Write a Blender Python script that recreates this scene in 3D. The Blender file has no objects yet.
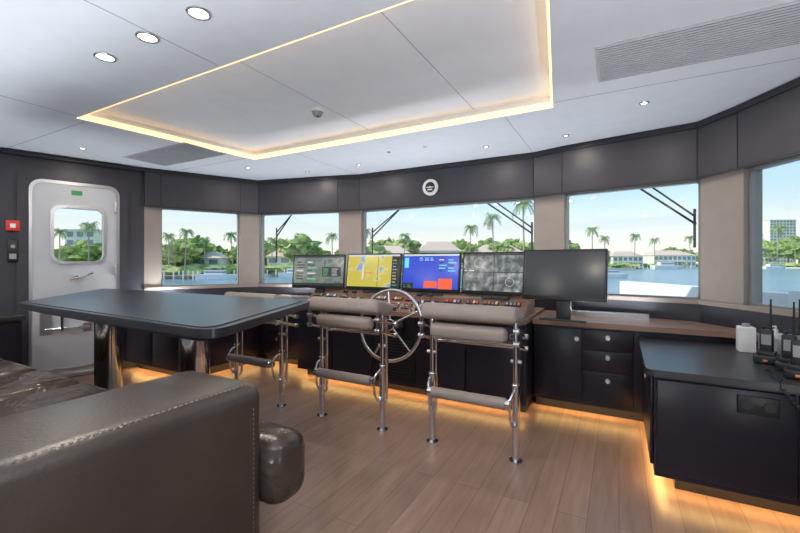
import bpy, bmesh, math, random
from mathutils import Vector, Matrix, noise
from mathutils.geometry import tessellate_polygon
random.seed(7)
S=bpy.context.scene
S.view_settings.view_transform='Standard'
S.view_settings.look='None'
S.view_settings.exposure=0.0
TH=math.radians(28.7); CT,ST=math.cos(TH),math.sin(TH)
CZ=1.2; C=-1.79
def P(px,Z,z=0.0):
    X=(px-400)/400*Z
    return Vector((CT*X-ST*Z, ST*X+CT*Z, z))

# ---------------- materials ----------------
MATS={}
def mat(name,col,rough=0.5,metal=0.0,emit=None,es=0.0,var=0.06,nscale=8.0,bump=0.0,bscale=80.0,coat=0.0,spec=None,fold=0.0):
    if name in MATS: return MATS[name]
    m=bpy.data.materials.new(name); m.use_nodes=True
    nt=m.node_tree; b=nt.nodes['Principled BSDF']
    b.inputs['Roughness'].default_value=rough
    b.inputs['Metallic'].default_value=metal
    if coat: b.inputs['Coat Weight'].default_value=coat
    if spec is not None: b.inputs['Specular IOR Level'].default_value=spec
    tc=nt.nodes.new('ShaderNodeTexCoord')
    nz=nt.nodes.new('ShaderNodeTexNoise'); nz.inputs['Scale'].default_value=nscale; nz.inputs['Detail'].default_value=3
    nt.links.new(tc.outputs['Object'],nz.inputs['Vector'])
    r=nt.nodes.new('ShaderNodeValToRGB')
    r.color_ramp.elements[0].position=.3; r.color_ramp.elements[1].position=.7
    r.color_ramp.elements[0].color=[max(0,c*(1-var)) for c in col]+[1]
    r.color_ramp.elements[1].color=[min(1,c*(1+var)) for c in col]+[1]
    nt.links.new(nz.outputs['Fac'],r.inputs['Fac']); nt.links.new(r.outputs['Color'],b.inputs['Base Color'])
    if emit:
        b.inputs['Emission Color'].default_value=list(emit)+[1]; b.inputs['Emission Strength'].default_value=es
    if bump:
        n2=nt.nodes.new('ShaderNodeTexNoise'); n2.inputs['Scale'].default_value=bscale
        nt.links.new(tc.outputs['Object'],n2.inputs['Vector'])
        bp=nt.nodes.new('ShaderNodeBump'); bp.inputs['Strength'].default_value=bump; bp.inputs['Distance'].default_value=.004
        nt.links.new(n2.outputs['Fac'],bp.inputs['Height']); nt.links.new(bp.outputs['Normal'],b.inputs['Normal'])
        if fold:
            n3=nt.nodes.new('ShaderNodeTexNoise'); n3.inputs['Scale'].default_value=5; n3.inputs['Distortion'].default_value=1.2
            nt.links.new(tc.outputs['Object'],n3.inputs['Vector'])
            b2=nt.nodes.new('ShaderNodeBump'); b2.inputs['Strength'].default_value=fold; b2.inputs['Distance'].default_value=.03
            nt.links.new(n3.outputs['Fac'],b2.inputs['Height']); nt.links.new(b2.outputs['Normal'],bp.inputs['Normal'])
    MATS[name]=m; return m
M_ceil=mat('ceiling_fabric',(.82,.86,.92),.6,var=.02,bump=.05)
M_seam=mat('ceiling_seam',(.30,.31,.33),.8)
M_wall=mat('dark_wall_leather',(.043,.041,.055),.45,var=.1,bump=.1,bscale=200)
M_trimk=mat('black_trim',(.018,.018,.022),.35)
M_pillar=mat('pillar_beige',(.30,.255,.225),.5,var=.04)
M_frame=mat('window_frame_grey',(.26,.25,.24),.4)
M_vent=mat('vent_grille',(.60,.62,.65),.5)
M_ventg=mat('vent_gap',(.16,.16,.17),.7)
M_cab=mat('cabinet_lacquer',(.012,.010,.020),.30,var=.1)
M_cabtop=mat('cabinet_top_dark',(.03,.029,.035),.33,var=.08)
M_chrome=mat('polished_steel',(.72,.72,.74),.10,1.0,var=.01)
M_steel=mat('brushed_steel',(.6,.6,.62),.3,1.0,var=.03)
M_black=mat('black_plastic',(.012,.012,.014),.35)
M_rubber=mat('black_rubber',(.02,.02,.02),.7)
M_grey=mat('grey_plastic',(.30,.31,.33),.5)
M_white=mat('white_paint',(.82,.82,.82),.35,var=.02)
M_door=mat('door_white',(.52,.54,.58),.35,var=.02)
M_table=mat('table_leather_top',(.022,.035,.052),.34,var=.06)
M_tedge=mat('table_edge',(.024,.024,.030),.35)
M_sofa=mat('sofa_leather',(.052,.040,.033),.33,var=.15,nscale=5,bump=.25,bscale=90)
M_sofaw=mat('sofa_leather_creased',(.052,.039,.031),.25,var=.15,nscale=5,bump=.2,bscale=90,fold=.7)
M_stitch=mat('stitch_thread',(.22,.19,.165),.8)
M_seat=mat('stool_leather',(.30,.25,.225),.45,var=.06,bump=.15,bscale=120)
M_red=mat('red_plastic',(.7,.04,.03),.4)
M_green=mat('green_sign',(.03,.3,.08),.5)
M_orange=mat('orange_plastic',(.8,.25,.05),.4)
M_led=mat('led_warm',(1,.8,.5),.5,emit=(1,.60,.22),es=2.3)
M_ledlow=mat('led_warm_floor',(1,.7,.35),.5,emit=(1,.58,.18),es=13)
M_lamp=mat('lamp_disc',(1,.9,.8),.5,emit=(1,.84,.62),es=12.0)
M_paper=mat('white_card',(.8,.8,.78),.6)

def wood(name,c1,c2,rough,plank=False,c3=None):
    m=bpy.data.materials.new(name); m.use_nodes=True; nt=m.node_tree; b=nt.nodes['Principled BSDF']
    b.inputs['Roughness'].default_value=rough
    tc=nt.nodes.new('ShaderNodeTexCoord')
    mp=nt.nodes.new('ShaderNodeMapping')
    mp.inputs['Scale'].default_value=(14,1.3,5) if plank else (1.5,16,6)
    nt.links.new(tc.outputs['Object'],mp.inputs['Vector'])
    nz=nt.nodes.new('ShaderNodeTexNoise'); nz.inputs['Scale'].default_value=2.2; nz.inputs['Detail'].default_value=6
    nt.links.new(mp.outputs['Vector'],nz.inputs['Vector'])
    r=nt.nodes.new('ShaderNodeValToRGB'); r.color_ramp.elements[0].position=.32; r.color_ramp.elements[1].position=.7
    r.color_ramp.elements[0].color=list(c1)+[1]; r.color_ramp.elements[1].color=list(c2)+[1]
    nt.links.new(nz.outputs['Fac'],r.inputs['Fac'])
    if plank:
        mp2=nt.nodes.new('ShaderNodeMapping'); mp2.inputs['Rotation'].default_value=(0,0,math.radians(90))
        nt.links.new(tc.outputs['Object'],mp2.inputs['Vector'])
        br=nt.nodes.new('ShaderNodeTexBrick'); br.inputs['Scale'].default_value=1.0
        br.inputs['Brick Width'].default_value=1.5; br.inputs['Row Height'].default_value=.13
        br.inputs['Mortar Size'].default_value=.0018; br.inputs['Mortar Smooth'].default_value=.2; br.offset=.37
        br.inputs['Color1'].default_value=(.86,.86,.86,1); br.inputs['Color2'].default_value=(1.10,1.09,1.08,1)
        br.inputs['Mortar'].default_value=(.55,.50,.47,1)
        nt.links.new(mp2.outputs['Vector'],br.inputs['Vector'])
        mx=nt.nodes.new('ShaderNodeMix'); mx.data_type='RGBA'; mx.blend_type='MULTIPLY'; mx.inputs[0].default_value=1
        nt.links.new(r.outputs['Color'],mx.inputs[6]); nt.links.new(br.outputs['Color'],mx.inputs[7])
        nt.links.new(mx.outputs[2],b.inputs['Base Color'])
    else: nt.links.new(r.outputs['Color'],b.inputs['Base Color'])
    return m
M_floor=wood('oak_plank_floor',(.255,.162,.128),(.33,.217,.172),.32,True)
M_wood=wood('counter_wood',(.22,.125,.085),(.31,.19,.135),.3)

def glassmat():
    m=bpy.data.materials.new('window_glass'); m.use_nodes=True; nt=m.node_tree
    for n in list(nt.nodes): nt.nodes.remove(n)
    o=nt.nodes.new('ShaderNodeOutputMaterial'); t=nt.nodes.new('ShaderNodeBsdfTransparent'); g=nt.nodes.new('ShaderNodeBsdfGlossy')
    g.inputs['Roughness'].default_value=.02; t.inputs['Color'].default_value=(.96,.98,.98,1)
    mx=nt.nodes.new('ShaderNodeMixShader'); mx.inputs[0].default_value=.03
    nt.links.new(t.outputs[0],mx.inputs[1]); nt.links.new(g.outputs[0],mx.inputs[2]); nt.links.new(mx.outputs[0],o.inputs[0])
    return m
M_glass=glassmat()
def screenmat(name,stops,scale,es=.8,detail=2,const=True):
    m=bpy.data.materials.new(name); m.use_nodes=True; nt=m.node_tree; b=nt.nodes['Principled BSDF']
    b.inputs['Base Color'].default_value=(.01,.01,.012,1); b.inputs['Roughness'].default_value=.15
    tc=nt.nodes.new('ShaderNodeTexCoord'); nz=nt.nodes.new('ShaderNodeTexNoise'); nz.inputs['Scale'].default_value=scale; nz.inputs['Detail'].default_value=detail
    nt.links.new(tc.outputs['Object'],nz.inputs['Vector'])
    r=nt.nodes.new('ShaderNodeValToRGB'); cr=r.color_ramp
    if const: cr.interpolation='CONSTANT'
    while len(cr.elements)<len(stops): cr.elements.new(.5)
    for e,(p,c) in zip(cr.elements,stops): e.position=p; e.color=list(c)+[1]
    nt.links.new(nz.outputs['Fac'],r.inputs['Fac']); nt.links.new(r.outputs['Color'],b.inputs['Emission Color'])
    b.inputs['Emission Strength'].default_value=es
    return m
SC1=screenmat('screen_status',[(0,(.14,.18,.15)),(.5,(.20,.25,.21)),(.62,(.10,.13,.12))],9)
SC2=screenmat('screen_chart',[(0,(.75,.62,.08)),(.52,(.80,.70,.20)),(.57,(.25,.45,.75)),(.64,(.75,.8,.85))],6,detail=5)
SC3=screenmat('screen_sonar',[(0,(.01,.06,.75)),(.68,(.02,.16,.85))],3)
SC4=screenmat('screen_camera',[(0,(.015,.02,.02)),(.42,(.06,.075,.07)),(.55,(.22,.24,.23)),(.7,(.55,.58,.58))],16,detail=8,const=False)
SC5=screenmat('screen_off',[(0,(.004,.005,.006)),(.9,(.006,.007,.008))],3)
E_red=mat('ui_red',(.5,.05,.02),.5,emit=(.8,.12,.04),es=.8)
E_yel=mat('ui_yellow',(.6,.5,.05),.5,emit=(.85,.7,.1),es=.8)
E_wht=mat('ui_white',(.5,.5,.5),.5,emit=(.55,.6,.6),es=.7)
E_grn=mat('ui_green',(.1,.5,.2),.5,emit=(.15,.6,.25),es=.7)
E_cya=mat('ui_cyan',(.1,.5,.5),.5,emit=(.1,.55,.75),es=.8)
E_blk=mat('ui_black',(.01,.01,.01),.2)

# ---------------- mesh builder ----------------
class B:
    def __init__(s): s.bm=bmesh.new(); s.mats=[]
    def mi(s,m):
        if m not in s.mats: s.mats.append(m)
        return s.mats.index(m)
    def face(s,vs,m):
        try: f=s.bm.faces.new(vs); f.material_index=s.mi(m); return f
        except ValueError: return None
    def box(s,x0,x1,y0,y1,z0,z1,m,r=0,seg=3,M=None):
        v=[s.bm.verts.new(p) for p in [(x0,y0,z0),(x1,y0,z0),(x1,y1,z0),(x0,y1,z0),(x0,y0,z1),(x1,y0,z1),(x1,y1,z1),(x0,y1,z1)]]
        fs=[s.face([v[i] for i in q],m) for q in [(3,2,1,0),(4,5,6,7),(0,1,5,4),(1,2,6,5),(2,3,7,6),(3,0,4,7)]]
        allv=set(v)
        if r:
            es=list({e for f in fs for e in f.edges})
            res=bmesh.ops.bevel(s.bm,geom=es,offset=r,segments=seg,affect='EDGES',profile=.5)
            allv={x for f in res['faces'] for x in f.verts}
            mi=s.mi(m)
            more=set()
            for x in allv:
                for f in x.link_faces:
                    f.material_index=mi
                    more.update(f.verts)
            allv|=more
        if M is not None:
            for x in allv: x.co=M@x.co
        return allv
    def prism(s,pts,z0,z1,m,mtop=None):
        n=len(pts)
        a=[s.bm.verts.new((p[0],p[1],z0)) for p in pts]; b=[s.bm.verts.new((p[0],p[1],z1)) for p in pts]
        tri=tessellate_polygon([[Vector((p[0],p[1],0)) for p in pts]])
        for t in tri:
            s.face([b[i] for i in t],mtop or m); s.face([a[i] for i in reversed(t)],m)
        for i in range(n):
            j=(i+1)%n; s.face([a[i],a[j],b[j],b[i]],m)
    def plate(s,outer,inner,d0,d1,m,M=Matrix()):
        allp=list(outer)+list(inner or [])
        loops=[[Vector((p[0],p[1],0)) for p in outer]]
        if inner: loops.append([Vector((p[0],p[1],0)) for p in inner])
        tri=tessellate_polygon(loops)
        a=[s.bm.verts.new(M@Vector((p[0],d0,p[1]))) for p in allp]; b=[s.bm.verts.new(M@Vector((p[0],d1,p[1]))) for p in allp]
        for t in tri:
            s.face([a[i] for i in t],m); s.face([b[i] for i in reversed(t)],m)
        def rim(o,n):
            for i in range(n):
                j=(i+1)%n; s.face([a[o+i],a[o+j],b[o+j],b[o+i]],m)
        rim(0,len(outer))
        if inner: rim(len(outer),len(inner))
    def tube(s,pts,r,m,seg=14,closed=False,r2=None,caps=True):
        pts=[Vector(p) for p in pts]; n=len(pts); rings=[]
        up=None
        for i,p in enumerate(pts):
            if closed: d=(pts[(i+1)%n]-pts[i-1])
            elif i==0: d=pts[1]-pts[0]
            elif i==n-1: d=pts[-1]-pts[-2]
            else: d=(pts[i+1]-p).normalized()+(p-pts[i-1]).normalized()
            d.normalize()
            if up is None:
                up=Vector((0,0,1)) if abs(d.z)<.9 else Vector((1,0,0))
            u=(up-d*up.dot(d)).normalized(); w=d.cross(u); up=u
            k=1.0
            if not closed and 0<i<n-1:
                cosh=max(.5,d.dot((p-pts[i-1]).normalized())); k=1/cosh if cosh>.9 else 1.0
            rr=r if r2 is None else r+(r2-r)*i/(n-1)
            rings.append([s.bm.verts.new(p+(u*math.cos(a)+w*math.sin(a))*rr*k) for a in [2*math.pi*j/seg for j in range(seg)]])
        rng=range(n) if closed else range(n-1)
        for i in rng:
            A=rings[i];Bq=rings[(i+1)%n]
            for j in range(seg):
                k=(j+1)%seg; s.face([A[j],A[k],Bq[k],Bq[j]],m)
        if not closed and caps:
            s.face(list(reversed(rings[0])),m); s.face(rings[-1],m)
    def cyl(s,p0,p1,r,m,seg=20,r2=None): s.tube([p0,p1],r,m,seg,r2=r2)
    def sph(s,c,r,m,sc=(1,1,1),sub=2,jit=0,seed=0):
        res=bmesh.ops.create_icosphere(s.bm,subdivisions=sub,radius=1)
        mi=s.mi(m); c=Vector(c)
        for v in res['verts']:
            d=v.co.copy(); k=1
            if jit: k=1+jit*noise.noise(d*2.3+Vector((seed*3.1,seed*1.7,0)))+jit*.8*noise.noise(d*6+Vector((seed,0,seed)))
            v.co=c+Vector((d.x*r*sc[0]*k,d.y*r*sc[1]*k,d.z*r*sc[2]*k))
        for f in {f for v in res['verts'] for f in v.link_faces}: f.material_index=mi
    def torus(s,c,ax,R,r,m,n=48,seg=12,a0=0,a1=2*math.pi):
        c=Vector(c); ax=Vector(ax).normalized(); u=ax.orthogonal().normalized(); w=ax.cross(u)
        s.tube([c+(u*math.cos(2*math.pi*i/n)+w*math.sin(2*math.pi*i/n))*R for i in range(n)],r,m,seg,closed=True)
    def done(s,name,M=None,parent=None,bevel=0,flat=False,norm=True):
        bm=s.bm
        if norm: bmesh.ops.recalc_face_normals(bm,faces=bm.faces[:])
        if not flat:
            for f in bm.faces: f.smooth=True
            for e in bm.edges:
                if len(e.link_faces)==2 and e.calc_face_angle(0)>math.radians(38): e.smooth=False
        me=bpy.data.meshes.new(name)
        off=Vector()
        if M is None:
            xs=[v.co for v in bm.verts]
            lo=Vector([min(v[i] for v in xs) for i in range(3)]); hi=Vector([max(v[i] for v in xs) for i in range(3)])
            off=Vector(((lo.x+hi.x)/2,(lo.y+hi.y)/2,lo.z))
            for v in bm.verts: v.co-=off
        bm.to_mesh(me); bm.free()
        for m in s.mats: me.materials.append(m)
        o=bpy.data.objects.new(name,me); S.collection.objects.link(o)
        mw=M if M is not None else Matrix.Translation(off)
        if parent is not None:
            o.parent=parent; o.matrix_parent_inverse=Matrix.Translation(parent.location).inverted()
        o.matrix_basis=mw
        if bevel:
            b=o.modifiers.new('bevel','BEVEL'); b.width=bevel; b.segments=2; b.limit_method='ANGLE'; b.angle_limit=math.radians(40)
        return o
def group(name,loc):
    e=bpy.data.objects.new(name,None); e.location=loc; e.empty_display_size=.1; S.collection.objects.link(e); return e
def rr(x0,x1,z0,z1,r,n=6):
    out=[]
    for cx,cz,a0 in [(x1-r,z1-r,0),(x0+r,z1-r,90),(x0+r,z0+r,180),(x1-r,z0+r,270)]:
        for i in range(n+1):
            a=math.radians(a0+90*i/n); out.append((cx+r*math.cos(a),cz+r*math.sin(a)))
    return out
def roundpoly(pts,r,n=6):
    out=[];N=len(pts)
    for i in range(N):
        p=Vector(pts[i]);a=Vector(pts[i-1]);b=Vector(pts[(i+1)%N])
        A=p+(a-p).normalized()*r; Bq=p+(b-p).normalized()*r
        for k in range(n+1):
            t=k/n; q=A*(1-t)**2+p*2*t*(1-t)+Bq*t*t; out.append((q.x,q.y))
    return out
def frame(p0,p1,out=True):
    p0=Vector(p0);p1=Vector(p1); d=(p1-p0).normalized(); n=Vector((d.y,-d.x))
    M=Matrix(((d.x,n.x,0,p0.x),(d.y,n.y,0,p0.y),(0,0,1,0),(0,0,0,1)))
    return M,(p1-p0).length

# ---------------- room shell ----------------
HR=[(3.42,-3.2),(3.40,1.5),(3.05,2.65),(3.00,2.8),(2.55,3.59),(2.35,3.88),(1.33,4.08),(1.05,4.17)]
HL=[(3.42,-3.2),(3.40,1.5),(3.05,2.65),(2.98,2.8),(2.58,3.60),(2.47,3.82),(1.33,4.08),(1.05,4.17)]
prof=[Vector((C+a,b)) for a,b in HR]+[Vector((C-a,b)) for a,b in reversed(HL)]
def offset(pr,d):
    out=[]
    for i,p in enumerate(pr):
        ns=[]
        if i>0: q=(p-pr[i-1]).normalized(); ns.append(Vector((q.y,-q.x)))
        if i<len(pr)-1: q=(pr[i+1]-p).normalized(); ns.append(Vector((q.y,-q.x)))
        if len(ns)==1: out.append(p+ns[0]*d)
        else:
            n=(ns[0]+ns[1]).normalized(); out.append(p+n*d/max(.3,n.dot(ns[0])))
    return out
prof_o=offset(prof,.14); prof_i=offset(prof,-.045)
SILL,WT,CH=.90,1.85,2.29
def seg(b,i,z0,z1,m,inner=prof,outer=prof_o,t0=0,t1=1):
    a0=inner[i].lerp(inner[i+1],t0);a1=inner[i].lerp(inner[i+1],t1);c0=outer[i].lerp(outer[i+1],t0);c1=outer[i].lerp(outer[i+1],t1)
    b.prism([a0,a1,c1,c0],z0,z1,m)
pill=[2,4,6,8,10,12]
b=B()
for i in range(2,13):
    seg(b,i,0,SILL,M_wall)
    seg(b,i,WT,CH+.12,M_wall,inner=prof_i)
for i in pill: seg(b,i,SILL,WT,M_pillar)
b.done('wall_front')
b=B()
for i in range(2,13): seg(b,i,CH-.05,CH-.015,M_trimk,inner=offset(prof,-.062),outer=prof_i)
for i in range(2,13): seg(b,i,WT-.012,WT+.006,M_trimk,inner=offset(prof,-.052),outer=prof_i)
for i in (1,13): seg(b,i,CH-.05,CH-.015,M_trimk,inner=offset(prof,-.062),outer=prof)
b.done('trim_1')
b=B()
for i in range(2,13): seg(b,i,SILL-.03,SILL+.004,M_pillar,inner=offset(prof,-.03),outer=offset(prof,.0))
b.done('trim_2')
b=B()
for i in range(3,13):
    p=offset(prof,-.047)[i]; b.cyl((p.x,p.y,WT),(p.x,p.y,CH-.05),.003,M_trimk,6)
b.done('trim_3')
for k,i in enumerate([11,9,7,5,3]):
    M,L=frame(prof[i],prof[i+1])
    b=B()
    b.plate([(0,SILL),(L,SILL),(L,WT),(0,WT)],rr(.016,L-.016,SILL+.016,WT-.016,.02),.04,.10,M_frame,M)
    b.plate([(0.01,SILL+.01),(L-.01,SILL+.01),(L-.01,WT-.01),(.01,WT-.01)],None,.068,.074,M_glass,M)
    b.done('window_%d'%(k+1))
def sidewall(name,left):
    b=B()
    if left:
        M,L=frame(prof[13],prof[14])
        u0=.25; u1=.98
        wu0,wu1,wz0,wz1=u0+.135,u1-.175,1.20,1.765
        for (a,c,z0,z1) in [(0,wu0,0,CH+.12),(wu1,L,0,CH+.12),(wu0,wu1,0,wz0),(wu0,wu1,wz1,CH+.12)]:
            b.plate([(a,z0),(c,z0),(c,z1),(a,z1)],None,0,.10,M_wall,M)
        globals()['DOOR']=(M,L,u0,u1,wu0,wu1,wz0,wz1)
    else: seg(b,1,0,CH+.12,M_wall)
    i=14 if left else 0
    M,L=frame(prof[i],prof[i+1])
    y0=.55 if left else .35
    a,c=(y0+.4,L-.7) if left else (.7,L-y0-.6)
    for (p,q,z0,z1) in [(0,a,0,CH+.12),(c,L,0,CH+.12),(a,c,0,.95),(a,c,1.9,CH+.12)]:
        b.plate([(p,z0),(q,z0),(q,z1),(p,z1)],None,0,.14,M_wall,M)
    b.done(name)
    w=B(); w.plate([(a,.95),(c,.95),(c,1.9),(a,1.9)],rr(a+.04,c-.04,.99,1.86,.04),.03,.1,M_frame,M)
    w.plate([(a+.01,.96),(c-.01,.96),(c-.01,1.89),(a+.01,1.89)],None,.06,.066,M_glass,M)
    w.done('window_%d'%(6 if left else 7))  # unseen aft side window, put in to admit more light
sidewall('wall_left',True); sidewall('wall_right',False)
yb=-3.2; xl=prof[15].x; xr=prof[0].x
b=B()
for (x0,x1,z0,z1) in [(xl-.1,-4.4,0,CH+.12),(.8,xr+.1,0,CH+.12),(-4.4,.8,2.1,CH+.12),(-4.4,.8,0,.5)]:
    b.box(x0,x1,yb-.14,yb,z0,z1,M_wall)
b.done('wall_back')
b=B(); M=Matrix.Translation((0,yb-.08,0))
for k in range(3):
    x0=-4.4+k*5.2/3; x1=x0+5.2/3
    b.plate([(x0,.5),(x1,.5),(x1,2.1),(x0,2.1)],rr(x0+.05,x1-.05,.55,2.05,.03),-.03,.03,M_frame,M)
    b.plate([(x0+.02,.52),(x1-.02,.52),(x1-.02,2.08),(x0+.02,2.08)],None,0,.006,M_glass,M)
b.done('window_8')  # unseen aft glazing, put in so sky light enters from behind
b=B(); b.prism([(p.x,p.y) for p in offset(prof,.14)],-.12,0,M_floor); b.done('floor',M=Matrix())
R0=[(-3.41,3.0),(-.41,3.0),(-.22,1.48),(-3.61,1.48)]
b=B()
outer=[(p.x,p.y) for p in offset(prof,.10)]
def flatring(b,o,h,z,m):
    allp=o+h; tri=tessellate_polygon([[Vector((p[0],p[1],0)) for p in o],[Vector((p[0],p[1],0)) for p in h]])
    vs=[b.bm.verts.new((p[0],p[1],z)) for p in allp]
    for t in tri: b.face([vs[i] for i in t],m)
    return vs[len(o):]
va=flatring(b,outer,R0,CH,M_ceil)
vb=[b.bm.verts.new((p[0],p[1],CH+.085)) for p in R0]
for i in range(4): b.face([va[i],va[(i+1)%4],vb[(i+1)%4],vb[i]],M_ceil)
b.face(vb,M_ceil)
b.prism([(p.x,p.y) for p in offset(prof,.3)]+[],CH+.125,CH+.3,M_white)
b.done('ceiling')
b=B()
for i in range(4):
    p=Vector(R0[i]);q=Vector(R0[(i+1)%4]); cen=Vector((-1.9,2.24))
    d=(q-p).normalized(); n=Vector((-d.y,d.x)); 
    if n.dot(cen-p)<0: n=-n
    b.prism([p+n*.002,q+n*.002,q+n*.012,p+n*.012],CH+.004,CH+.040,M_led)
b.done('trim_4')
b=B()
def seamx(x,y0,y1,z): b.box(x-.0015,x+.0015,y0,y1,z-.0015,z+.004,M_seam)
def seamy(y,x0,x1,z): b.box(x0,x1,y-.0015,y+.0015,z-.0015,z+.004,M_seam)
seamx(-1.95,-3.1,1.46,CH); seamx(-1.95,1.5,2.98,CH+.085)
seamx(-3.55,-3.1,1.46,CH); seamx(-.27,-3.1,1.46,CH)
seamy(.35,-5.15,1.5,CH); seamy(-1.4,-5.15,1.5,CH)
seamy(2.9,-.39,1.05,CH); seamy(2.9,-4.65,-3.43,CH); seamx(-.75,3.02,4.1,CH); seamx(-2.85,3.02,4.1,CH)
seamy(1.55,-.2,1.55,CH); seamy(1.55,-5.15,-3.65,CH)
seamx(-.98,1.5,2.98,CH+.085)
b.done('trim_5')

def vent(x0,x1,y0,y1):
    b=B()
    b.box(x0,x1,y0,y1,CH-.004,CH+.004,M_vent)
    n=17
    for k in range(n):
        y=y0+.02+(y1-y0-.04)*k/(n-1)
        b.box(x0+.015,x1-.015,y-.007,y+.002,CH-.009,CH-.003,M_vent)
        b.box(x0+.015,x1-.015,y+.002,y+.014,CH-.0055,CH-.003,M_ventg)
    b.done('ceiling_vent')
vent(-.11,.93,2.25,2.70); vent(-4.51,-3.47,2.25,2.70)
def downlight(x,y,r=.045,power=7,z=CH,off=False):
    b=B()
    b.torus((x,y,z-.003),(0,0,1),r,.007,M_steel,28,8)
    b.cyl((x,y,z-.004),(x,y,z-.001),r*.85,M_red if off else M_lamp,24)
    o=b.done('recessed_downlight')
    if power:
        l=bpy.data.lights.new('downlight_lamp','AREA'); l.shape='DISK'; l.size=r*1.6; l.energy=power; l.color=(1,.88,.74)
        lo=bpy.data.objects.new('lamp',l); S.collection.objects.link(lo); lo.location=(0,0,-.015+0.003); lo.parent=o
for x in (-1.61,-2.0,-2.39): downlight(x,1.11,power=6)
for x,y in [(-4.2,.2),(-3,-.6),(-.9,-.9),(.6,.4),(-2,-2.2),(.5,-1.8),(-4.2,-1.8)]: downlight(x,y,power=8)
for x in (-3.3,-2.55,-1.1,-.4): downlight(x,3.7,.022,3)
for x,y in [(.15,3.2),(-3.75,3.2),(-4.5,1.9)]: downlight(x,y,.025,4)
for x in (-2.0,-1.6): downlight(x,3.42,.013,0,off=True)
b=B(); z=CH+.085
b.cyl((-2.04,2.4,z),(-2.04,2.4,z-.02),.055,M_white,28); b.cyl((-2.04,2.4,z-.02),(-2.04,2.4,z-.05),.042,M_grey,28,r2=.03); b.cyl((-2.04,2.4,z-.05),(-2.04,2.4,z-.056),.014,M_black,16)
b.done('smoke_detector')
M=Matrix.Translation((-1.86,4.12,2.04))
b=B(); b.cyl((0,0,0),(0,-.02,0),.092,M_white,36); b.torus((0,-.02,0),(0,1,0),.083,.008,M_white,40,10)
b.cyl((0,-.02,0),(0,-.024,0),.058,M_black,36); b.cyl((0,-.024,0),(0,-.028,0),.012,M_white,12); b.box(-.045,.045,-.027,-.025,-.006,.004,M_white); b.box(-.03,.03,-.027,-.025,-.035,-.02,M_white)
b.done('rudder_angle_indicator',M=M)

# ---------------- door ----------------
M,L,u0,u1,wu0,wu1,wz0,wz1=DOOR
b=B()
b.plate(rr(u0-.09,u1+.09,0.0,2.13,.14),rr(u0,u1,.02,2.02,.10),-.035,-.002,M_wall,M)
b.plate(rr(u0-.005,u1+.005,0.01,2.03,.105),rr(u0+.018,u1-.018,.04,1.997,.09),-.05,-.001,M_steel,M)
b.plate(rr(u0+.018,u1-.018,.04,1.997,.09),rr(wu0,wu1,wz0,wz1,.08),-.040,-.002,M_door,M)
b.plate(rr(wu0-.022,wu1+.022,wz0-.022,wz1+.022,.10),rr(wu0+.008,wu1-.008,wz0+.008,wz1-.008,.075),-.056,-.004,M_steel,M)
b.plate(rr(wu0+.004,wu1-.004,wz0+.004,wz1-.004,.07),None,-.022,-.016,M_glass,M)
um=(u0+u1)/2
b.box(um-.045,um+.045,-.046,-.04,1.90,1.945,M_green,M=M)
def loc(u,d,z): return M@Vector((u,d,z))
b.cyl(loc(um,-.04,1.04),loc(um,-.09,1.04),.02,M_chrome); b.tube([loc(um,-.085,1.04),loc(um-.05,-.09,1.05),loc(um-.13,-.09,1.09)],.011,M_chrome,10); b.tube([loc(um,-.085,1.04),loc(um+.06,-.09,1.02)],.011,M_chrome,10)
b.cyl(loc(um+.12,-.04,.62),loc(um+.12,-.08,.62),.02,M_steel)
b.tube([loc(um-.1,-.07,.52),loc(um+.25,-.07,.52)],.012,M_chrome,10); b.tube([loc(um+.12,-.075,.5),loc(um+.12,-.075,.7)],.012,M_chrome,10)
b.box(um+.20,um+.29,-.06,-.038,.48,.72,M_steel,M=M); b.box(um-.12,um-.05,-.06,-.038,.48,.56,M_steel,M=M)
for zz in (.35,1.1,1.8): b.cyl(loc(u0+.035,-.055,zz-.05),loc(u0+.035,-.055,zz+.05),.014,M_steel,12)
b.box(u0+.1,u1-.1,-.05,-.04,.08,.11,M_steel,M=M)
b.done('door_1')
b=B(); b.box(L-.155,L-.055,-.045,0,1.50,1.60,M_red,r=.006,M=M); b.box(L-.125,L-.085,-.049,-.044,1.53,1.57,M_white,M=M); b.done('fire_alarm_call_point')
b=B(); b.box(L-.145,L-.065,-.04,0,1.20,1.42,M_black,r=.006,M=M); b.cyl(loc(L-.105,-.04,1.35),loc(L-.105,-.05,1.35),.018,M_grey,16); b.box(L-.13,L-.08,-.043,-.039,1.23,1.28,M_grey,M=M); b.done('intercom_handset_box')

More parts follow.
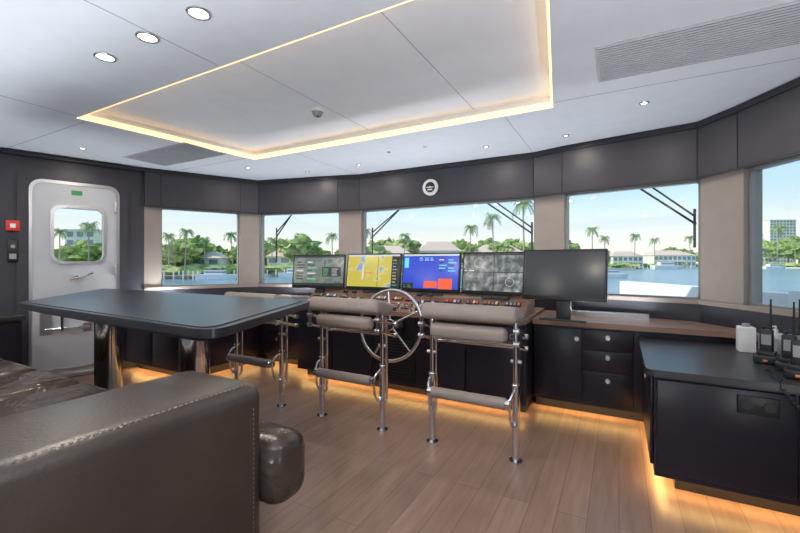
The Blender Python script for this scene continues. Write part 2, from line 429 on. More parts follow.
# ---------------- consoles / cabinets ----------------
def cabinet(mir):
    sx=(lambda x:x) if not mir else (lambda x:2*C-x)
    def bx(b,x0,x1,*a,**k):
        X0,X1=sorted((sx(x0),sx(x1))); b.box(X0,X1,*a,**k)
    def pr(b,pts,z0,z1,m): b.prism([(sx(x),y) for x,y in pts],z0,z1,m)
    b=B()
    xe=-.615
    bx(b,xe,.16,3.42,3.85,.09,.70,M_cab)
    bx(b,xe,.70,3.44,3.75,.60,.70,M_cab)
    bx(b,xe,.20,3.52,3.80,0,.09,M_trimk)
    pr(b,[(xe,3.36),(.60,3.36),(.70,3.34),(.99,3.07),(.70,3.56),(.50,3.81),(-.47,4.01),(xe,4.04)],.70,.74,M_wood)
    bx(b,-.60,-.255,3.402,3.422,.12,.68,M_cab,r=.004)
    for z0,z1 in ((.12,.36),(.37,.52),(.53,.68)): bx(b,-.245,.095,3.402,3.422,z0,z1,M_cab,r=.004)
    for x,z in [(-.29,.60),(-.075,.625),(-.075,.475),(-.075,.30)]:
        b.torus((sx(x),3.398,z),(0,1,0),.017,.004,M_chrome,24,8); b.cyl((sx(x),3.402,z),(sx(x),3.396,z),.015,M_steel,20)
    bx(b,-.60,.14,3.44,3.49,.087,.0895,M_ledlow)
    pr(b,[(.16,2.44),(1.28,2.44),(1.21,2.65),(1.14,2.8),(.69,3.56),(.16,3.56)],.10,.62,M_cab)
    pr(b,roundpoly([(.12,2.39),(1.27,2.39),(1.21,2.62),(1.14,2.78),(.70,3.54),(.12,3.54)],.05,4),.62,.655,M_cabtop)
    pr(b,[(.26,2.56),(1.2,2.56),(1.12,2.7),(.7,3.4),(.26,3.4)],0,.10,M_trimk)
    bx(b,.19,1.2,2.47,2.53,.097,.0995,M_ledlow); bx(b,.18,.23,2.53,3.40,.097,.0995,M_ledlow)
    bx(b,.17,.70,2.425,2.44,.13,.60,M_cab,r=.004); bx(b,.71,1.24,2.425,2.44,.13,.60,M_cab,r=.004)
    bx(b,.145,.16,2.50,2.93,.13,.60,M_cab,r=.004); bx(b,.145,.16,2.94,3.36,.13,.60,M_cab,r=.004)
    b.torus((sx(.14),2.88,.5),(1,0,0),.017,.004,M_chrome,24,8)
    b.done('storage_cabinet',bevel=.001)
cabinet(False); cabinet(True)
b=B()
x0,x1=-2.955,-.625
b.box(x0,x1,3.16,3.95,.09,.72,M_cab)
b.box(x0+.03,x1-.03,3.28,3.9,0,.09,M_trimk)
b.prism(roundpoly([(x0,3.08),(x1,3.08),(x1,4.04),(x0,4.04)],.03,3),.72,.76,M_wood)
b.box(x0+.02,x1-.02,3.18,3.23,.087,.0895,M_ledlow)
n=5
for k in range(n):
    a=x0+.02+(x1-x0-.04)*k/n; c=a+(x1-x0-.04)/n-.01
    if k==2:
        b.box(a,c,3.15,3.162,.12,.70,M_black)
        for q in range(14): b.box(a+.04,c-.04,3.138,3.152,.15+q*.026,.160+q*.026,M_trimk)
    else:
        b.box(a,c,3.142,3.162,.12,.70,M_cab,r=.004)
        b.torus(((a+c)/2+.15,3.138,.62),(0,1,0),.017,.004,M_chrome,24,8)
DY0,DZ0,DY1,DZ1=3.19,.76,3.34,.875
pts=[(DY0,DZ0),(3.62,.76),(3.62,.93),(3.42,.93),(3.40,.875),(DY1,DZ1)]
va=[b.bm.verts.new((x0+.06,p[0],p[1])) for p in pts]; vb=[b.bm.verts.new((x1-.02,p[0],p[1])) for p in pts]
b.face(va,M_wood); b.face(list(reversed(vb)),M_wood)
for i in range(len(pts)): b.face([va[i],va[(i+1)%len(pts)],vb[(i+1)%len(pts)],vb[i]],M_wood)
b.done('helm_console',bevel=.001)
ang=math.atan2(DZ1-DZ0,DY1-DY0)
def DM(x,t): return Matrix.Translation((x,DY0+(DY1-DY0)*t,DZ0+(DZ1-DZ0)*t+.001))@Matrix.Rotation(ang,4,'X')

def monitor(name,pl,pr_,z0,z1,scr,extras=(),stand=False,tilt=8,rings=()):
    pl=Vector(pl);pr_=Vector(pr_); w=(pr_-pl).length-.008; c=(pl+pr_)/2; d=(pr_-pl).normalized(); n=Vector((-d.y,d.x))
    Mx=Matrix(((d.x,n.x,0,c.x),(d.y,n.y,0,c.y),(0,0,1,z0),(0,0,0,1)))@Matrix.Rotation(math.radians(-tilt),4,'X')
    h=z1-z0; b=B(); W=w-.028; Hh=h-.042
    b.box(-w/2,w/2,0,.035,0,h,M_black,r=.006)
    b.box(-w*.35,w*.35,.03,.07,h*.15,h*.85,M_black,r=.01)
    b.box(-w/2+.014,w/2-.014,-.002,.004,.028,h-.014,scr)
    for (a0,a1,c0,c1,m) in extras: b.box(-w/2+.014+a0*W,-w/2+.014+a1*W,-.0035,-.001,.028+c0*Hh,.028+c1*Hh,m)
    for (a0,c0,R,m) in rings: b.torus((-w/2+.014+a0*W,-.002,.028+c0*Hh),(0,1,0),R,.0013,m,36,6)
    if stand:
        b.box(-.05,.05,.05,.09,-.14,h*.6,M_black,r=.006); b.box(-.15,.15,-.06,.14,-.155,-.138,M_black,r=.004)
    else:
        b.box(-.12,.12,.03,.06,-.03,.1,M_black)
    b.done(name,M=Mx)
rr_=random.Random(11)
def rows(a0,a1,c0,c1,n,cols,ms):
    out=[]
    for i in range(n):
        for j in range(cols):
            ca=a0+(a1-a0)*j/cols; w_=(a1-a0)/cols*rr_.uniform(.4,.85); zz=c0+(c1-c0)*i/n
            out.append((ca,ca+w_,zz,zz+(c1-c0)/n*.4,rr_.choice(ms)))
    return out
monitor('navigation_display',(-3.08,3.20),(-2.50,3.36),.925,1.285,SC1,[(0,1,.93,1,E_blk),(.0,1,.0,.08,E_blk),(.58,.95,.3,.62,E_blk)]+rows(.06,.5,.2,.85,7,2,[E_wht,E_grn,E_blk])+rows(.6,.94,.34,.6,4,2,[E_grn,E_wht]),stand=True)
monitor('navigation_display',(-2.49,3.36),(-1.85,3.37),.925,1.29,SC2,[(0,1,.95,1,E_wht),(.86,1,0,.95,E_blk)]+rows(.88,.99,.05,.9,9,1,[E_wht,E_yel,E_grn])+[(.3,.33,.2,.7,E_wht),(.33,.5,.42,.44,E_red),(.6,.605,0,.95,E_blk)])
monitor('navigation_display',(-1.84,3.37),(-1.24,3.36),.925,1.29,SC3,[(0,1,.95,1,E_wht),(.40,.64,.03,.22,E_red),(.0,.2,.0,.16,E_blk),(.66,.9,.0,.3,E_red),(.02,.1,.6,.9,E_cya)]+rows(.3,.6,.82,.93,2,3,[E_cya,E_wht])+rows(.66,.98,.5,.9,5,2,[E_cya,E_blk,E_wht])+rows(.02,.18,.02,.14,2,2,[E_grn]))
monitor('navigation_display',(-1.23,3.36),(-.64,3.32),.925,1.29,SC4,[(.495,.505,0,1,E_blk),(0,1,.49,.51,E_blk),(0,1,.95,1,E_blk)]+rows(.02,.2,.52,.6,1,2,[E_wht]),rings=[(.25,.75,.04,E_wht),(.75,.25,.035,E_wht)])
monitor('navigation_display',(-.67,3.20),(-.07,3.16),.915,1.30,SC5,stand=True)

def lever(x):
    b=B(); Mx=DM(x,.35)
    b.box(-.10,.10,-.06,.06,0,.02,M_black,r=.004,M=Mx)
    for dx in (-.05,.05):
        b.box(dx-.012,dx+.012,-.045,.045,.02,.032,M_steel,M=Mx); a=Mx@Vector((dx,0,.03)); t=a+Vector((0,-.035,.085))
        b.cyl(a,t,.006,M_chrome,10); b.cyl(t+Vector((-.022,0,0)),t+Vector((.022,0,0)),.013,M_black,14)
    b.done('engine_throttle_lever')
lever(-1.50); lever(-2.30)
def joystick(x,y=3.135):
    b=B(); b.box(x-.045,x+.045,y-.045,y+.045,.76,.772,M_black,r=.004); b.cyl((x,y,.77),(x,y,.785),.03,M_rubber,20,r2=.014); b.cyl((x,y,.78),(x,y,.835),.008,M_rubber,12); b.sph((x,y,.845),.019,M_black); b.done('joystick_controller')
joystick(-1.25); joystick(-2.12); joystick(-.75)
def keypad(x,t,w=.14,d=.07,cols=5,rows_=3):
    b=B(); Mx=DM(x,t); b.box(-w/2,w/2,-d/2,d/2,0,.008,M_black,r=.003,M=Mx)
    for i in range(cols):
        for j in range(rows_):
            u=-w/2+w*(i+.5)/cols; v=-d/2+d*(j+.5)/rows_
            b.box(u-w/cols*.32,u+w/cols*.32,v-d/rows_*.32,v+d/rows_*.32,.007,.014,random.choice([M_grey,M_white,M_red,M_orange,M_grey,M_steel]),M=Mx)
    b.done('control_keypad')
for x,w in [(-2.80,.14),(-2.62,.14),(-2.46,.10),(-2.02,.14),(-1.84,.12),(-1.70,.10),(-1.28,.16),(-1.10,.12),(-.94,.14),(-.76,.14)]:
    keypad(x,.30,w); keypad(x,.78,w*.9,.045,4,1)
for x in (-2.72,-2.54,-1.93,-1.78,-1.62,-1.12,-.86):
    b=B(); b.cyl((x,3.14,.76),(x,3.14,.79),.018,M_chrome if random.random()<.5 else M_black,16,r2=.013); b.done('rotary_knob')
for x in (-1.0,-2.40):
    b=B(); b.cyl((x,3.13,.76),(x,3.13,.775),.035,M_black,20); b.sph((x,3.13,.778),.022,M_red); b.done('trackball')
b=B(); b.box(-.53,-.35,3.37,3.52,.74,.755,M_black,r=.004)
for i in range(4): b.box(-.52+i*.04,-.49+i*.04,3.39,3.42,.754,.76,M_grey)
b.box(-.40,-.36,3.38,3.50,.755,.785,M_black,r=.008); b.done('vhf_radio_handset')

wc=Vector((-1.72,2.97,.66)); ax=Vector((0,-1,.18)).normalized()
b=B()
b.torus(wc,ax,.300,.015,M_chrome,64,14)
u=ax.orthogonal().normalized(); w=ax.cross(u)
for k in range(5):
    a=math.radians(72*k+18); d=u*math.cos(a)+w*math.sin(a)
    b.cyl(wc+d*.03,wc+d*.295,.009,M_chrome,10)
b.cyl(wc+ax*.025,wc-ax*.03,.045,M_black,28); b.torus(wc+ax*.02,ax,.045,.007,M_chrome,28,8)
b.cyl(wc-ax*.02,wc-ax*.175,.028,M_steel,20); b.cyl(wc-ax*.11,wc-ax*.165,.06,M_black,24)
b.done('ship_steering_wheel')

def stool(cx,cy=2.45):
    g=group('helm_stool',(cx,cy,0))
    b=B()
    for sgn in (-1,1):
        x=cx+sgn*.275
        b.cyl((x,cy,0),(x,cy,.008),.04,M_chrome,24)
        b.cyl((x,cy,.005),(x,cy,.46),.021,M_chrome,18); b.cyl((x,cy,.44),(x,cy,.83),.017,M_chrome,18)
        b.torus((x,cy,.46),(0,0,1),.02,.006,M_chrome,20,8)
        b.tube([(x,cy+.055,.20),(x,cy+.06,.5),(x,cy+.06,.74),(x,cy+.045,.79),(x,cy,.815)],.012,M_chrome,12)
        b.tube([(x,cy,.19),(x,cy+.03,.18),(x,cy+.055,.20)],.012,M_chrome,12)
        for dz in (.0,-.075):
            b.tube([(x+sgn*.028,cy-.11,.80+dz),(x+sgn*.028,cy+.14,.73+dz)],.009,M_chrome,10)
            for yy,zz in ((cy-.11,.80+dz),(cy+.14,.73+dz)): b.cyl((x+sgn*.012,yy,zz),(x+sgn*.045,yy,zz),.016,M_steel,14)
        b.box(x+sgn*.028-.004,x+sgn*.028+.004,cy-.125,cy-.095,.71,.85,M_steel)
        b.cyl((x-sgn*.03,cy,.60),(x+sgn*.035,cy,.60),.012,M_steel,12)
        b.tube([(x,cy,.44),(x,cy-.05,.43),(x-sgn*.01,cy-.085,.40),(x-sgn*.02,cy-.09,.36)],.009,M_chrome,10)
        b.tube([(x-sgn*.02,cy-.09,.36),(x-sgn*.015,cy-.08,.27),(x-sgn*.01,cy-.05,.22),(x,cy-.015,.24)],.008,M_chrome,10)
        b.sph((x,cy-.03,.225),.016,M_chrome)
    b.cyl((cx-.275,cy,.70),(cx+.275,cy,.70),.011,M_chrome,14)
    b.cyl((cx-.30,cy+.14,.655),(cx+.30,cy+.14,.655),.010,M_chrome,14)
    b.done('chrome_frame',parent=g)
    b=B()
    Mr=Matrix.Translation((cx,cy+.0,.87))@Matrix.Rotation(math.radians(-12),4,'X')
    b.box(-.31,.31,-.13,.12,-.05,.05,M_seat,r=.036,seg=5,M=Mr)
    b.done('seat_cushion',parent=g)
    b=B()
    Mr=Matrix.Translation((cx,cy-.09,.765))@Matrix.Rotation(math.radians(10),4,'X')
    b.box(-.245,.245,-.035,.045,-.045,.045,M_seat,r=.034,seg=5,M=Mr)
    b.done('back_bolster',parent=g)
    b=B()
    b.cyl((cx-.235,cy-.09,.365),(cx+.235,cy-.09,.365),.034,M_seat,24)
    for sgn in (-1,1): b.cyl((cx+sgn*.235,cy-.09,.365),(cx+sgn*.262,cy-.09,.365),.030,M_chrome,20)
    b.done('footrest_roll',parent=g)
for cx in (-2.74,-1.76,-.82): stool(cx)

tp=[(-3.58,1.12),(-1.42,1.04),(-1.90,2.20),(-4.7,2.16)]
def shrink(pts,k):
    c=Vector((sum(p[0] for p in pts)/len(pts),sum(p[1] for p in pts)/len(pts)))
    return [tuple(Vector(p)+(c-Vector(p)).normalized()*k) for p in pts]
b=B()
b.prism(roundpoly(tp,.14,8),.885,.925,M_tedge)
b.prism(roundpoly(shrink(tp,.06),.11,8),.924,.930,M_table)
b.prism(roundpoly(shrink(tp,.12),.11,8),.86,.886,M_trimk)
for x in (-3.4,-2.36):
    b.cyl((x,1.6,.012),(x,1.6,.86),.088,M_chrome,40); b.cyl((x,1.6,0),(x,1.6,.016),.15,M_steel,40); b.cyl((x,1.6,.84),(x,1.6,.862),.13,M_steel,40)
b.done('dining_table',bevel=.006)

g=group('leather_sofa',(-2.7,.3,0))
b=B(); b.box(-1.44,-1.045,-.5,.97,.10,.80,M_sofa,r=.055,seg=6); b.done('armrest',parent=g)
b=B()
y=-.42
while y<.90:
    b.box(-1.0775,-1.075,y,y+.008,.796,.7992,M_stitch); y+=.016
y=.14
while y<.72:
    b.box(-1.0455,-1.0435,.913,.9155,y,y+.008,M_stitch); y+=.016
b.done('stitching',parent=g)
b=B()
nc=6
for i in range(nc):
    a=-4.45+3.0*i/nc; c=a+3.0/nc
    b.box(a+.003,c-.003,.0,1.06,.36,.585,M_sofaw,r=.06,seg=6)
b.box(-1.50,-.985,.955,1.13,.36,.60,M_sofaw,r=.065,seg=6)
b.done('seat_cushions',parent=g)
b=B()
xs=[-4.45,-3.45,-2.45,-1.45]
for i in range(3): b.box(xs[i]+.004,xs[i+1]-.004,-.30,.10,.50,.98,M_sofa,r=.07,seg=6)
b.done('back_cushions',parent=g)
b=B(); b.box(-4.5,-1.10,-.5,-.2,.10,.90,M_sofa,r=.04,seg=4); b.box(-4.45,-1.12,-.3,1.0,.10,.37,M_sofa,r=.02); b.box(-4.8,-4.46,-.5,.90,.10,.72,M_sofa,r=.055,seg=6)
b.done('base',parent=g)
b=B(); b.box(-4.7,-1.2,-.42,.88,0,.11,M_black); b.done('plinth',parent=g)

b=B()
b.box(-5.16,-4.52,.97,1.46,.06,.70,M_cab); b.box(-5.17,-4.49,.95,1.48,.70,.74,M_cabtop,r=.005); b.box(-5.1,-4.58,1.0,1.4,0,.06,M_trimk)
b.box(-4.52,-4.505,.98,1.2,.1,.67,M_cab,r=.003); b.box(-4.52,-4.505,1.21,1.44,.1,.67,M_cab,r=.003); b.done('credenza')

zt=.655
def radio_charger(x,y,rot=-.35):
    g=group('walkie_talkie_charger',(x,y,zt)); Mx=Matrix.Translation((x,y,zt))@Matrix.Rotation(rot,4,'Z')
    b=B(); b.box(-.05,.05,-.05,.05,0,.045,M_black,r=.008,M=Mx); b.box(-.04,.04,-.03,.04,.04,.065,M_black,r=.006,M=Mx); b.box(-.01,.01,-.052,-.049,.015,.025,M_orange,M=Mx); b.done('charging_base',parent=g)
    b=B(); b.box(-.028,.028,-.015,.025,.05,.18,M_black,r=.006,M=Mx); b.box(-.02,.02,-.0165,-.0145,.10,.155,M_grey,M=Mx)
    a=Mx@Vector((.016,.008,.175)); b.cyl(a,a+Vector((0,0,.17)),.0065,M_rubber,10,r2=.004); a=Mx@Vector((-.014,.008,.175)); b.cyl(a,a+Vector((0,0,.02)),.007,M_black,12); b.done('handset',parent=g)
for x,y in [(.70,2.85),(.75,2.70),(.83,2.90),(.74,2.54),(.87,2.76),(.97,2.86),(.87,2.60)]: radio_charger(x,y)
b=B(); b.box(.64,.72,3.12,3.20,zt,zt+.15,M_paper,r=.004); b.box(.735,.795,3.08,3.15,zt,zt+.11,M_paper,r=.004); b.cyl((.68,3.16,zt+.15),(.68,3.16,zt+.17),.02,M_grey,16); b.done('tissue_box')
b=B(); b.cyl((.82,3.17,zt),(.82,3.17,zt+.12),.032,M_white,24); b.cyl((.82,3.17,zt+.12),(.82,3.17,zt+.145),.012,M_white,14); b.tube([(.82,3.17,zt+.145),(.82,3.17,zt+.16),(.79,3.15,zt+.16)],.006,M_white,8); b.done('pump_bottle')
b=B(); b.box(.49,.64,2.413,2.424,.49,.575,M_black,r=.003)
for x in (.525,.605): b.cyl((x,2.414,.533),(x,2.409,.533),.022,M_trimk,20)
b.done('power_outlet')
b=B(); pts=[]
for i in range(160):
    t=i/159; a=i*1.0
    if t<.3: c0=Vector((.64-.0*t,2.60-.21*t/.3,zt+.012))
    else:
        q=(t-.3)/.7; c0=Vector((.64+.20*q,2.385,zt-.0-.10*math.sin(q*math.pi)+(-.02)))
    pts.append((c0.x+.007*math.cos(a),c0.y,c0.z+.007*math.sin(a)))
b.tube(pts,.0025,M_black,6); b.done('coiled_cable')

def fill_light(x,y,z,e,sx=.2,sy=None,h=.35):  # added fill lights, aimed up only to brighten the ceiling
    b=B()
    if sy is None:
        b.cyl((x,y,z),(x,y,z+h),.09,M_steel,32,r2=.13); b.cyl((x,y,z+h),(x,y,z+h+.002),.11,M_lamp,32)
    else:
        b.box(x-sx/2-.01,x+sx/2+.01,y-sy/2-.01,y+sy/2+.01,z,z+h,M_steel)
    o=b.done('fill_light_floor' if sy is None else 'fill_light_linear')
    l=bpy.data.lights.new('lamp','AREA'); l.energy=e; l.color=(.90,.95,1.0)
    if sy is None: l.shape='DISK'; l.size=sx
    else: l.shape='RECTANGLE'; l.size=sx; l.size_y=sy
    lo=bpy.data.objects.new('lamp',l); S.collection.objects.link(lo); lo.parent=o; lo.location=(0,0,h+.006); lo.rotation_euler=(math.pi,0,0)
fill_light(1.25,-.2,0,55); fill_light(-.4,-1.0,0,66); fill_light(-2.6,-1.1,0,66); fill_light(-4.7,-1.1,0,60)
fill_light(C,3.78,.76,14,1.6,.05,.05); fill_light(-4.6,2.75,.655,8,.2,.05,.03); fill_light(-.1,3.78,.74,5,.6,.05,.04); fill_light(-3.5,3.78,.74,6,.6,.05,.04)

# ---------------- exterior ----------------
M_hull=mat('gelcoat_white',(.85,.85,.84),.35,var=.02)
M_leaf=mat('tree_leaves',(.24,.33,.10),.8,var=.5,nscale=.5,spec=.1)
M_leaf2=mat('hedge_leaves',(.40,.45,.17),.8,var=.4,nscale=.6,spec=.1)
M_palm=mat('palm_fronds',(.24,.36,.12),.6,var=.3,nscale=1)
M_trunk=mat('palm_trunk',(.42,.35,.28),.8)
M_stucco=mat('house_stucco',(.80,.77,.70),.7)
M_roof=mat('roof_tile',(.66,.50,.40),.7)
M_hglass=mat('house_glass',(.22,.28,.32),.2)
M_seawall=mat('seawall_concrete',(.78,.70,.58),.8)
M_grass=mat('lawn_grass',(.26,.36,.12),.9,var=.3,nscale=.1)
def water():
    m=bpy.data.materials.new('canal_water'); m.use_nodes=True; nt=m.node_tree; b=nt.nodes['Principled BSDF']
    b.inputs['Base Color'].default_value=(.18,.27,.34,1); b.inputs['Roughness'].default_value=.2
    tc=nt.nodes.new('ShaderNodeTexCoord'); mp=nt.nodes.new('ShaderNodeMapping'); mp.inputs['Rotation'].default_value=(0,0,-.5); mp.inputs['Scale'].default_value=(.25,1,1)
    n=nt.nodes.new('ShaderNodeTexNoise'); n.inputs['Scale'].default_value=.6; n.inputs['Detail'].default_value=5
    nt.links.new(tc.outputs['Object'],mp.inputs['Vector']); nt.links.new(mp.outputs['Vector'],n.inputs['Vector']); bp=nt.nodes.new('ShaderNodeBump'); bp.inputs['Strength'].default_value=.8; bp.inputs['Distance'].default_value=.8
    nt.links.new(n.outputs['Fac'],bp.inputs['Height']); nt.links.new(bp.outputs['Normal'],b.inputs['Normal'])
    return m
M_water=water()
WZ=-3.8; LZ=-2.7
b=B(); b.face([b.bm.verts.new(p) for p in [(-1500,-1500,WZ),(1500,-1500,WZ),(1500,1500,WZ),(-1500,1500,WZ)]],M_water); b.done('canal_water',M=Matrix())
sh=[(-160,100),(20,105),(158,118),(240,128),(336,142),(450,160),(560,200),(625,270),(700,330),(800,300),(900,260),(1150,200)]
near=[P(a,z) for a,z in sh]; far=[P(a,z*3.2) for a,z in sh]
b=B(); b.prism([(p.x,p.y) for p in near]+[(p.x,p.y) for p in reversed(far)],WZ-.5,LZ,M_seawall,mtop=M_grass); b.done('shoreline')
def shz(px):
    for (a,z),(a2,z2) in zip(sh,sh[1:]):
        if a<=px<=a2: return z+(z2-z)*(px-a)/(a2-a)
    return 200
b=B(); rnd=random.Random(3)
for k in range(120):
    px=rnd.uniform(20,940); Z=shz(px)*rnd.uniform(1.08,1.45)
    hpx=rnd.uniform(12,26)
    if 560<px<720: hpx*=.62
    top=CZ+hpx*Z/400; h=top-LZ; p=P(px,Z,LZ); r=h*rnd.uniform(.33,.5)
    b.cyl(p,p+Vector((0,0,h*.6)),h*.03,M_trunk,6)
    for q in range(4):
        b.sph(p+Vector((rnd.uniform(-.7,.7)*r,rnd.uniform(-.7,.7)*r,h*rnd.uniform(.45,.78))),r*rnd.uniform(.45,.75),M_leaf if rnd.random()<.6 else M_leaf2,sc=(1.15,1.15,.8),sub=3,jit=.9,seed=k*5+q)
b.done('broadleaf_trees',flat=True,norm=False)
b=B()
for k in range(70):
    px=20+k*13.5; Z=shz(px)*1.05; p=P(px,Z,LZ); b.sph(p+Vector((0,0,.9)),2.0+rnd.random()*1.2,M_leaf2 if k%2 else M_leaf,sc=(2.2,2.2,.75),sub=2,jit=.5,seed=k)
b.done('shore_hedge',flat=True,norm=False)
def palmmesh(seed):
    r=random.Random(seed); b=B(); h=1.0
    pts=[(0.03*math.sin(t*2+seed),.02*t*t,t) for t in [i/6 for i in range(7)]]
    b.tube(pts,.018,M_trunk,8,r2=.011)
    top=Vector(pts[-1])
    for k in range(22):
        a=2*math.pi*k/22+r.random()*.3; up=r.uniform(.1,1.3); d=Vector((math.cos(a),math.sin(a),0)); Lf=r.uniform(.20,.28)
        side=Vector((-d.y,d.x,0)); mid=[]
        for i in range(8):
            t=i/7; mid.append(top+d*Lf*t*(1-.25*t)+Vector((0,0,Lf*(up*t-1.15*t*t))))
        for i in range(7):
            w0=.045*math.sin(math.pi*(.12+.85*i/7)); 
            for sg in (-1,1):
                for q in range(3):
                    A=mid[i].lerp(mid[i+1],q*.33); Bq=mid[i].lerp(mid[i+1],q*.33+.26)
                    tip=A+side*sg*w0*1.3+d*.025-Vector((0,0,w0*.8))
                    b.face([b.bm.verts.new(A),b.bm.verts.new(Bq),b.bm.verts.new(tip)],M_palm)
        b.tube(mid,.0025,M_palm,4)
    bm=b.bm; me=bpy.data.meshes.new('palm'); bm.to_mesh(me); bm.free()
    for m in b.mats: me.materials.append(m)
    return me
pm=[palmmesh(1),palmmesh(5)]
for i,(px,Zf,hp) in enumerate([(168,1.03,26),(186,1.02,30),(205,1.05,22),(232,1.03,27),(272,1.03,22),(300,1.1,26),(332,1.05,26),(366,1.08,30),(405,1.05,26),(470,1.1,34),(492,1.05,44),(524,1.03,58),(546,1.05,30),(592,1.05,32),(604,1.08,24),(635,1.04,26),(655,1.04,22),(690,1.04,24),(757,1.03,26),(778,1.05,34),(795,1.04,22),(60,1.05,30),(90,1.05,36),(820,1.04,30)]):
    Z=shz(px)*Zf; h=CZ+hp*Z/400-LZ
    o=bpy.data.objects.new('palm_tree',pm[i%2]); S.collection.objects.link(o); o.location=P(px,Z,LZ); o.scale=(h*.9,h*.9,h); o.rotation_euler=(0,0,i*1.3)
def house(px,Zf,wid,hp,flat=False):
    Z=shz(px)*Zf; c=P(px,Z,LZ); d=(P(px+1,Z)-P(px-1,Z)).normalized(); n=Vector((-d.y,d.x,0))
    Mx=Matrix(((d.x,n.x,0,c.x),(d.y,n.y,0,c.y),(0,0,1,LZ),(0,0,0,1)))
    h=CZ+hp*Z/400-LZ; w=wid*Z/400; b=B(); wall=h if flat else h*.68
    b.box(-w/2,w/2,0,w*.6,0,wall,M_stucco)
    if flat: b.box(-w/2-.4,w/2+.4,-.5,w*.6+.5,wall,wall+.4,M_white)
    else:
        e=.6; v=[b.bm.verts.new(q) for q in [(-w/2-e,-e,wall),(w/2+e,-e,wall),(w/2+e,w*.6+e,wall),(-w/2-e,w*.6+e,wall),(-w*.28,w*.3,h),(w*.28,w*.3,h)]]
        for f in [(0,1,5,4),(1,2,5),(2,3,4,5),(3,0,4),(3,2,1,0)]: b.face([v[i] for i in f],M_roof)
    nf=max(2,int(wall/3.3)); nc=max(3,int(w/3.5))
    for i in range(nf):
        for j in range(nc):
            x=-w/2+w*(j+.5)/nc; z=wall*(i+.5)/nf; b.box(x-w/nc*.32,x+w/nc*.32,-.08,.05,z-wall/nf*.3,z+wall/nf*.3,M_hglass)
    b.box(-w*.15,w*.2,-2.2,0,wall*.45,wall*.48,M_white)
    for q in (-.15,.2): b.cyl((w*q,-2.1,0),(w*q,-2.1,wall*.47),.15,M_white,8)
    b.done('waterfront_house',M=Mx,flat=True)
for a in [(80,1.5,30,32,True),(200,1.12,40,11),(285,1.12,36,13),(385,1.1,50,17),(440,1.08,40,21),(500,1.1,46,18),(575,1.1,34,13),(628,1.06,30,11),(675,1.06,42,12),(766,1.06,22,14,True),(783,1.5,26,42,True),(745,1.15,26,15)]: house(*a)
def dock(px,ln=14):
    Z=shz(px)*.985; c=P(px,Z); d=(P(px+1,Z)-P(px-1,Z)).normalized(); n=Vector((-d.y,d.x,0)); Mx=Matrix(((d.x,n.x,0,c.x),(d.y,n.y,0,c.y),(0,0,1,0),(0,0,0,1)))
    b=B(); b.box(-ln/2,ln/2,-1.5,1.5,LZ-.3,LZ,M_trunk)
    for i in range(6):
        x=-ln/2+ln*i/5; b.cyl((x,-1.6,WZ-.5),(x,-1.6,LZ+1.4),.22,M_stucco,8)
    b.done('boat_dock',M=Mx)
for px in (172,205,232,290,325,640,680): dock(px)
def boat(px,Zf,L):
    Z=shz(px)*Zf; c=P(px,Z); d=(P(px+1,Z)-P(px-1,Z)).normalized(); n=Vector((-d.y,d.x,0)); Mx=Matrix(((d.x,n.x,0,c.x),(d.y,n.y,0,c.y),(0,0,1,WZ),(0,0,0,1)))
    b=B(); h=L*.12; w=L*.14
    lo=[(-L/2,-w*.8),(L*.2,-w*.8),(L*.42,0),(L*.2,w*.8),(-L/2,w*.8)]; hi=[(-L/2,-w),(L*.22,-w),(L/2,0),(L*.22,w),(-L/2,w)]
    A=[b.bm.verts.new((x,y,-.3)) for x,y in lo]; D=[b.bm.verts.new((x,y,h)) for x,y in hi]
    b.face(list(reversed(A)),M_hull); b.face(D,M_hull)
    for i in range(5): b.face([A[i],A[(i+1)%5],D[(i+1)%5],D[i]],M_hull)
    b.box(-L*.3,L*.15,-w*.65,w*.65,h,h*1.8,M_hull); b.box(-L*.28,L*.16,-w*.67,w*.67,h*1.25,h*1.6,M_hglass); b.box(-L*.22,L*.05,-w*.5,w*.5,h*2.3,h*2.4,M_hull)
    for x in (-L*.2,L*.03): b.cyl((x,-w*.4,h*1.8),(x,-w*.4,h*2.35),.08,M_steel,6); b.cyl((x,w*.4,h*1.8),(x,w*.4,h*2.35),.08,M_steel,6)
    b.done('motor_boat',M=Mx,flat=True)
for a in [(218,.93,12),(300,.93,13),(470,.9,16),(500,.88,20),(575,.9,12),(668,.93,22),(775,.93,16),(612,.5,11)]: boat(*a)
b=B()
dp=[(C-3.6,2.6),(C-3.1,4.6),(C-1.9,6.6),(C,8.0),(C+1.9,6.6),(C+3.2,4.6),(C+3.9,2.4)]
dpi=[(C-3.45,2.6),(C-2.95,4.55),(C-1.8,6.45),(C,7.8),(C+1.8,6.45),(C+3.05,4.55),(C+3.75,2.4)]
b.prism([(C-3.0,3.2)]+[(C-2.4,4.15),(C-1.0,4.4),(C+1.0,4.4),(C+2.4,4.15),(C+3.0,3.2)]+list(reversed(dp[1:-1])),.1,.3,M_hull)  # foredeck plate, raised out of view to bounce sunlight onto the ceiling
hts=[.70,.70,.72,.72,.93,.96]
for i in range(6):
    b.prism([dp[i],dp[i+1],dpi[i+1],dpi[i]],-.1,hts[i],M_hull)
b.done('foredeck_bulwark')
b=B(); b.prism([(C-3.6,-9),(C+3.6,-9),(C+3.6,3.2),(C-3.6,3.2)],-3.0,-.14,M_hull); b.prism([(C-3.3,3.2),(C+3.3,3.2),(C+1.9,6.4),(C,7.8),(C-1.9,6.4)],-4.2,-.15,M_hull)
b.prism([(C-3.8,-6.5),(C+3.8,-6.5),(C+3.8,-3.35),(C-3.8,-3.35)],CH+.13,CH+.3,M_hull)  # unseen aft overhang, added to keep direct sun out of the back windows
b.done('yacht_hull')
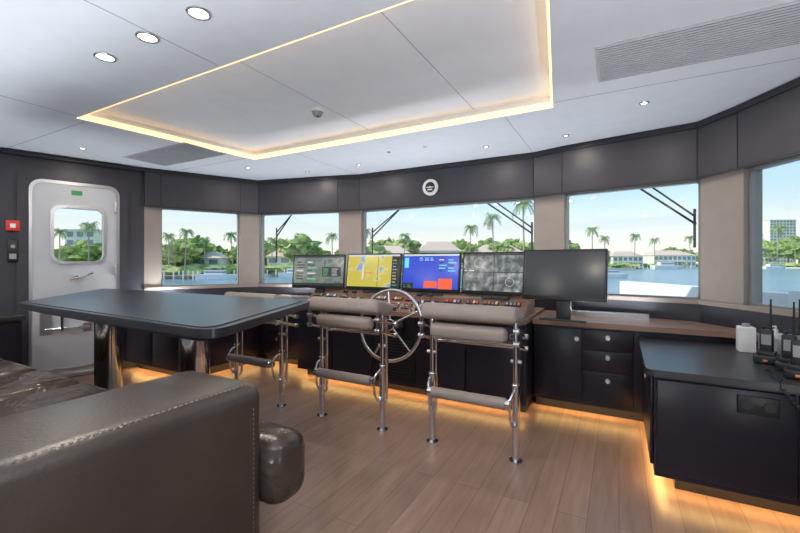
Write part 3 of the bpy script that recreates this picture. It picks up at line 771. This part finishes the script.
def wiper(a,bq,blade):
    a=Vector(a); bq=Vector(bq); b=B()
    b.cyl(a,bq,.009,M_black,8); o=Vector((.0,0,.06)); b.cyl(a+o+Vector((.05,0,-.02)),bq+o,.008,M_black,8)
    b.box(a.x-.06,a.x+.06,a.y-.02,a.y+.04,a.z-.0,a.z+.06,M_black)
    b.cyl(bq+Vector((0,0,.12)),bq-Vector((0,0,blade)),.010,M_black,8); b.sph(bq,.014,M_black)
    b.done('windscreen_wiper')
wiper((.16,4.16,1.86),(.55,4.08,1.52),.2)
wiper((-1.29,4.34,1.86),(-.80,4.34,1.50),.22)
wiper((-2.37,4.34,1.86),(-2.78,4.34,1.52),.25)
wiper((-3.93,4.10,1.86),(-4.16,4.04,1.55),.35)

w=bpy.data.worlds.new('sky'); S.world=w; w.use_nodes=True; nt=w.node_tree
bg=nt.nodes['Background']; tc=nt.nodes.new('ShaderNodeTexCoord'); sp=nt.nodes.new('ShaderNodeSeparateXYZ'); r=nt.nodes.new('ShaderNodeValToRGB')
nt.links.new(tc.outputs['Generated'],sp.inputs[0]); nt.links.new(sp.outputs['Z'],r.inputs['Fac']); nt.links.new(r.outputs['Color'],bg.inputs['Color'])
cr=r.color_ramp; cr.elements[0].position=0; cr.elements[0].color=(.95,.90,.78,1); cr.elements[1].position=1; cr.elements[1].color=(.25,.48,.85,1)
for p,c in [(.06,(.88,.90,.87,1)),(.14,(.58,.79,.92,1)),(.3,(.40,.68,.95,1))]:
    e=cr.elements.new(p); e.color=c
bg.inputs['Strength'].default_value=1.2
l=bpy.data.lights.new('sun','SUN'); l.energy=4.2; l.angle=.01; l.color=(1,.93,.82)
o=bpy.data.objects.new('sun',l); S.collection.objects.link(o); d=Vector((.62,.42,-.75)); o.rotation_euler=d.to_track_quat('-Z','Y').to_euler(); o.location=(0,-20,30)

cd=bpy.data.cameras.new('camera'); cam=bpy.data.objects.new('camera',cd); S.collection.objects.link(cam); S.camera=cam
cd.sensor_width=36; cd.lens=18; cd.clip_start=.02; cd.clip_end=3000
cam.location=(0,0,CZ); cam.rotation_euler=(math.radians(90),0,TH); cd.shift_y=-(266.5-262)/800
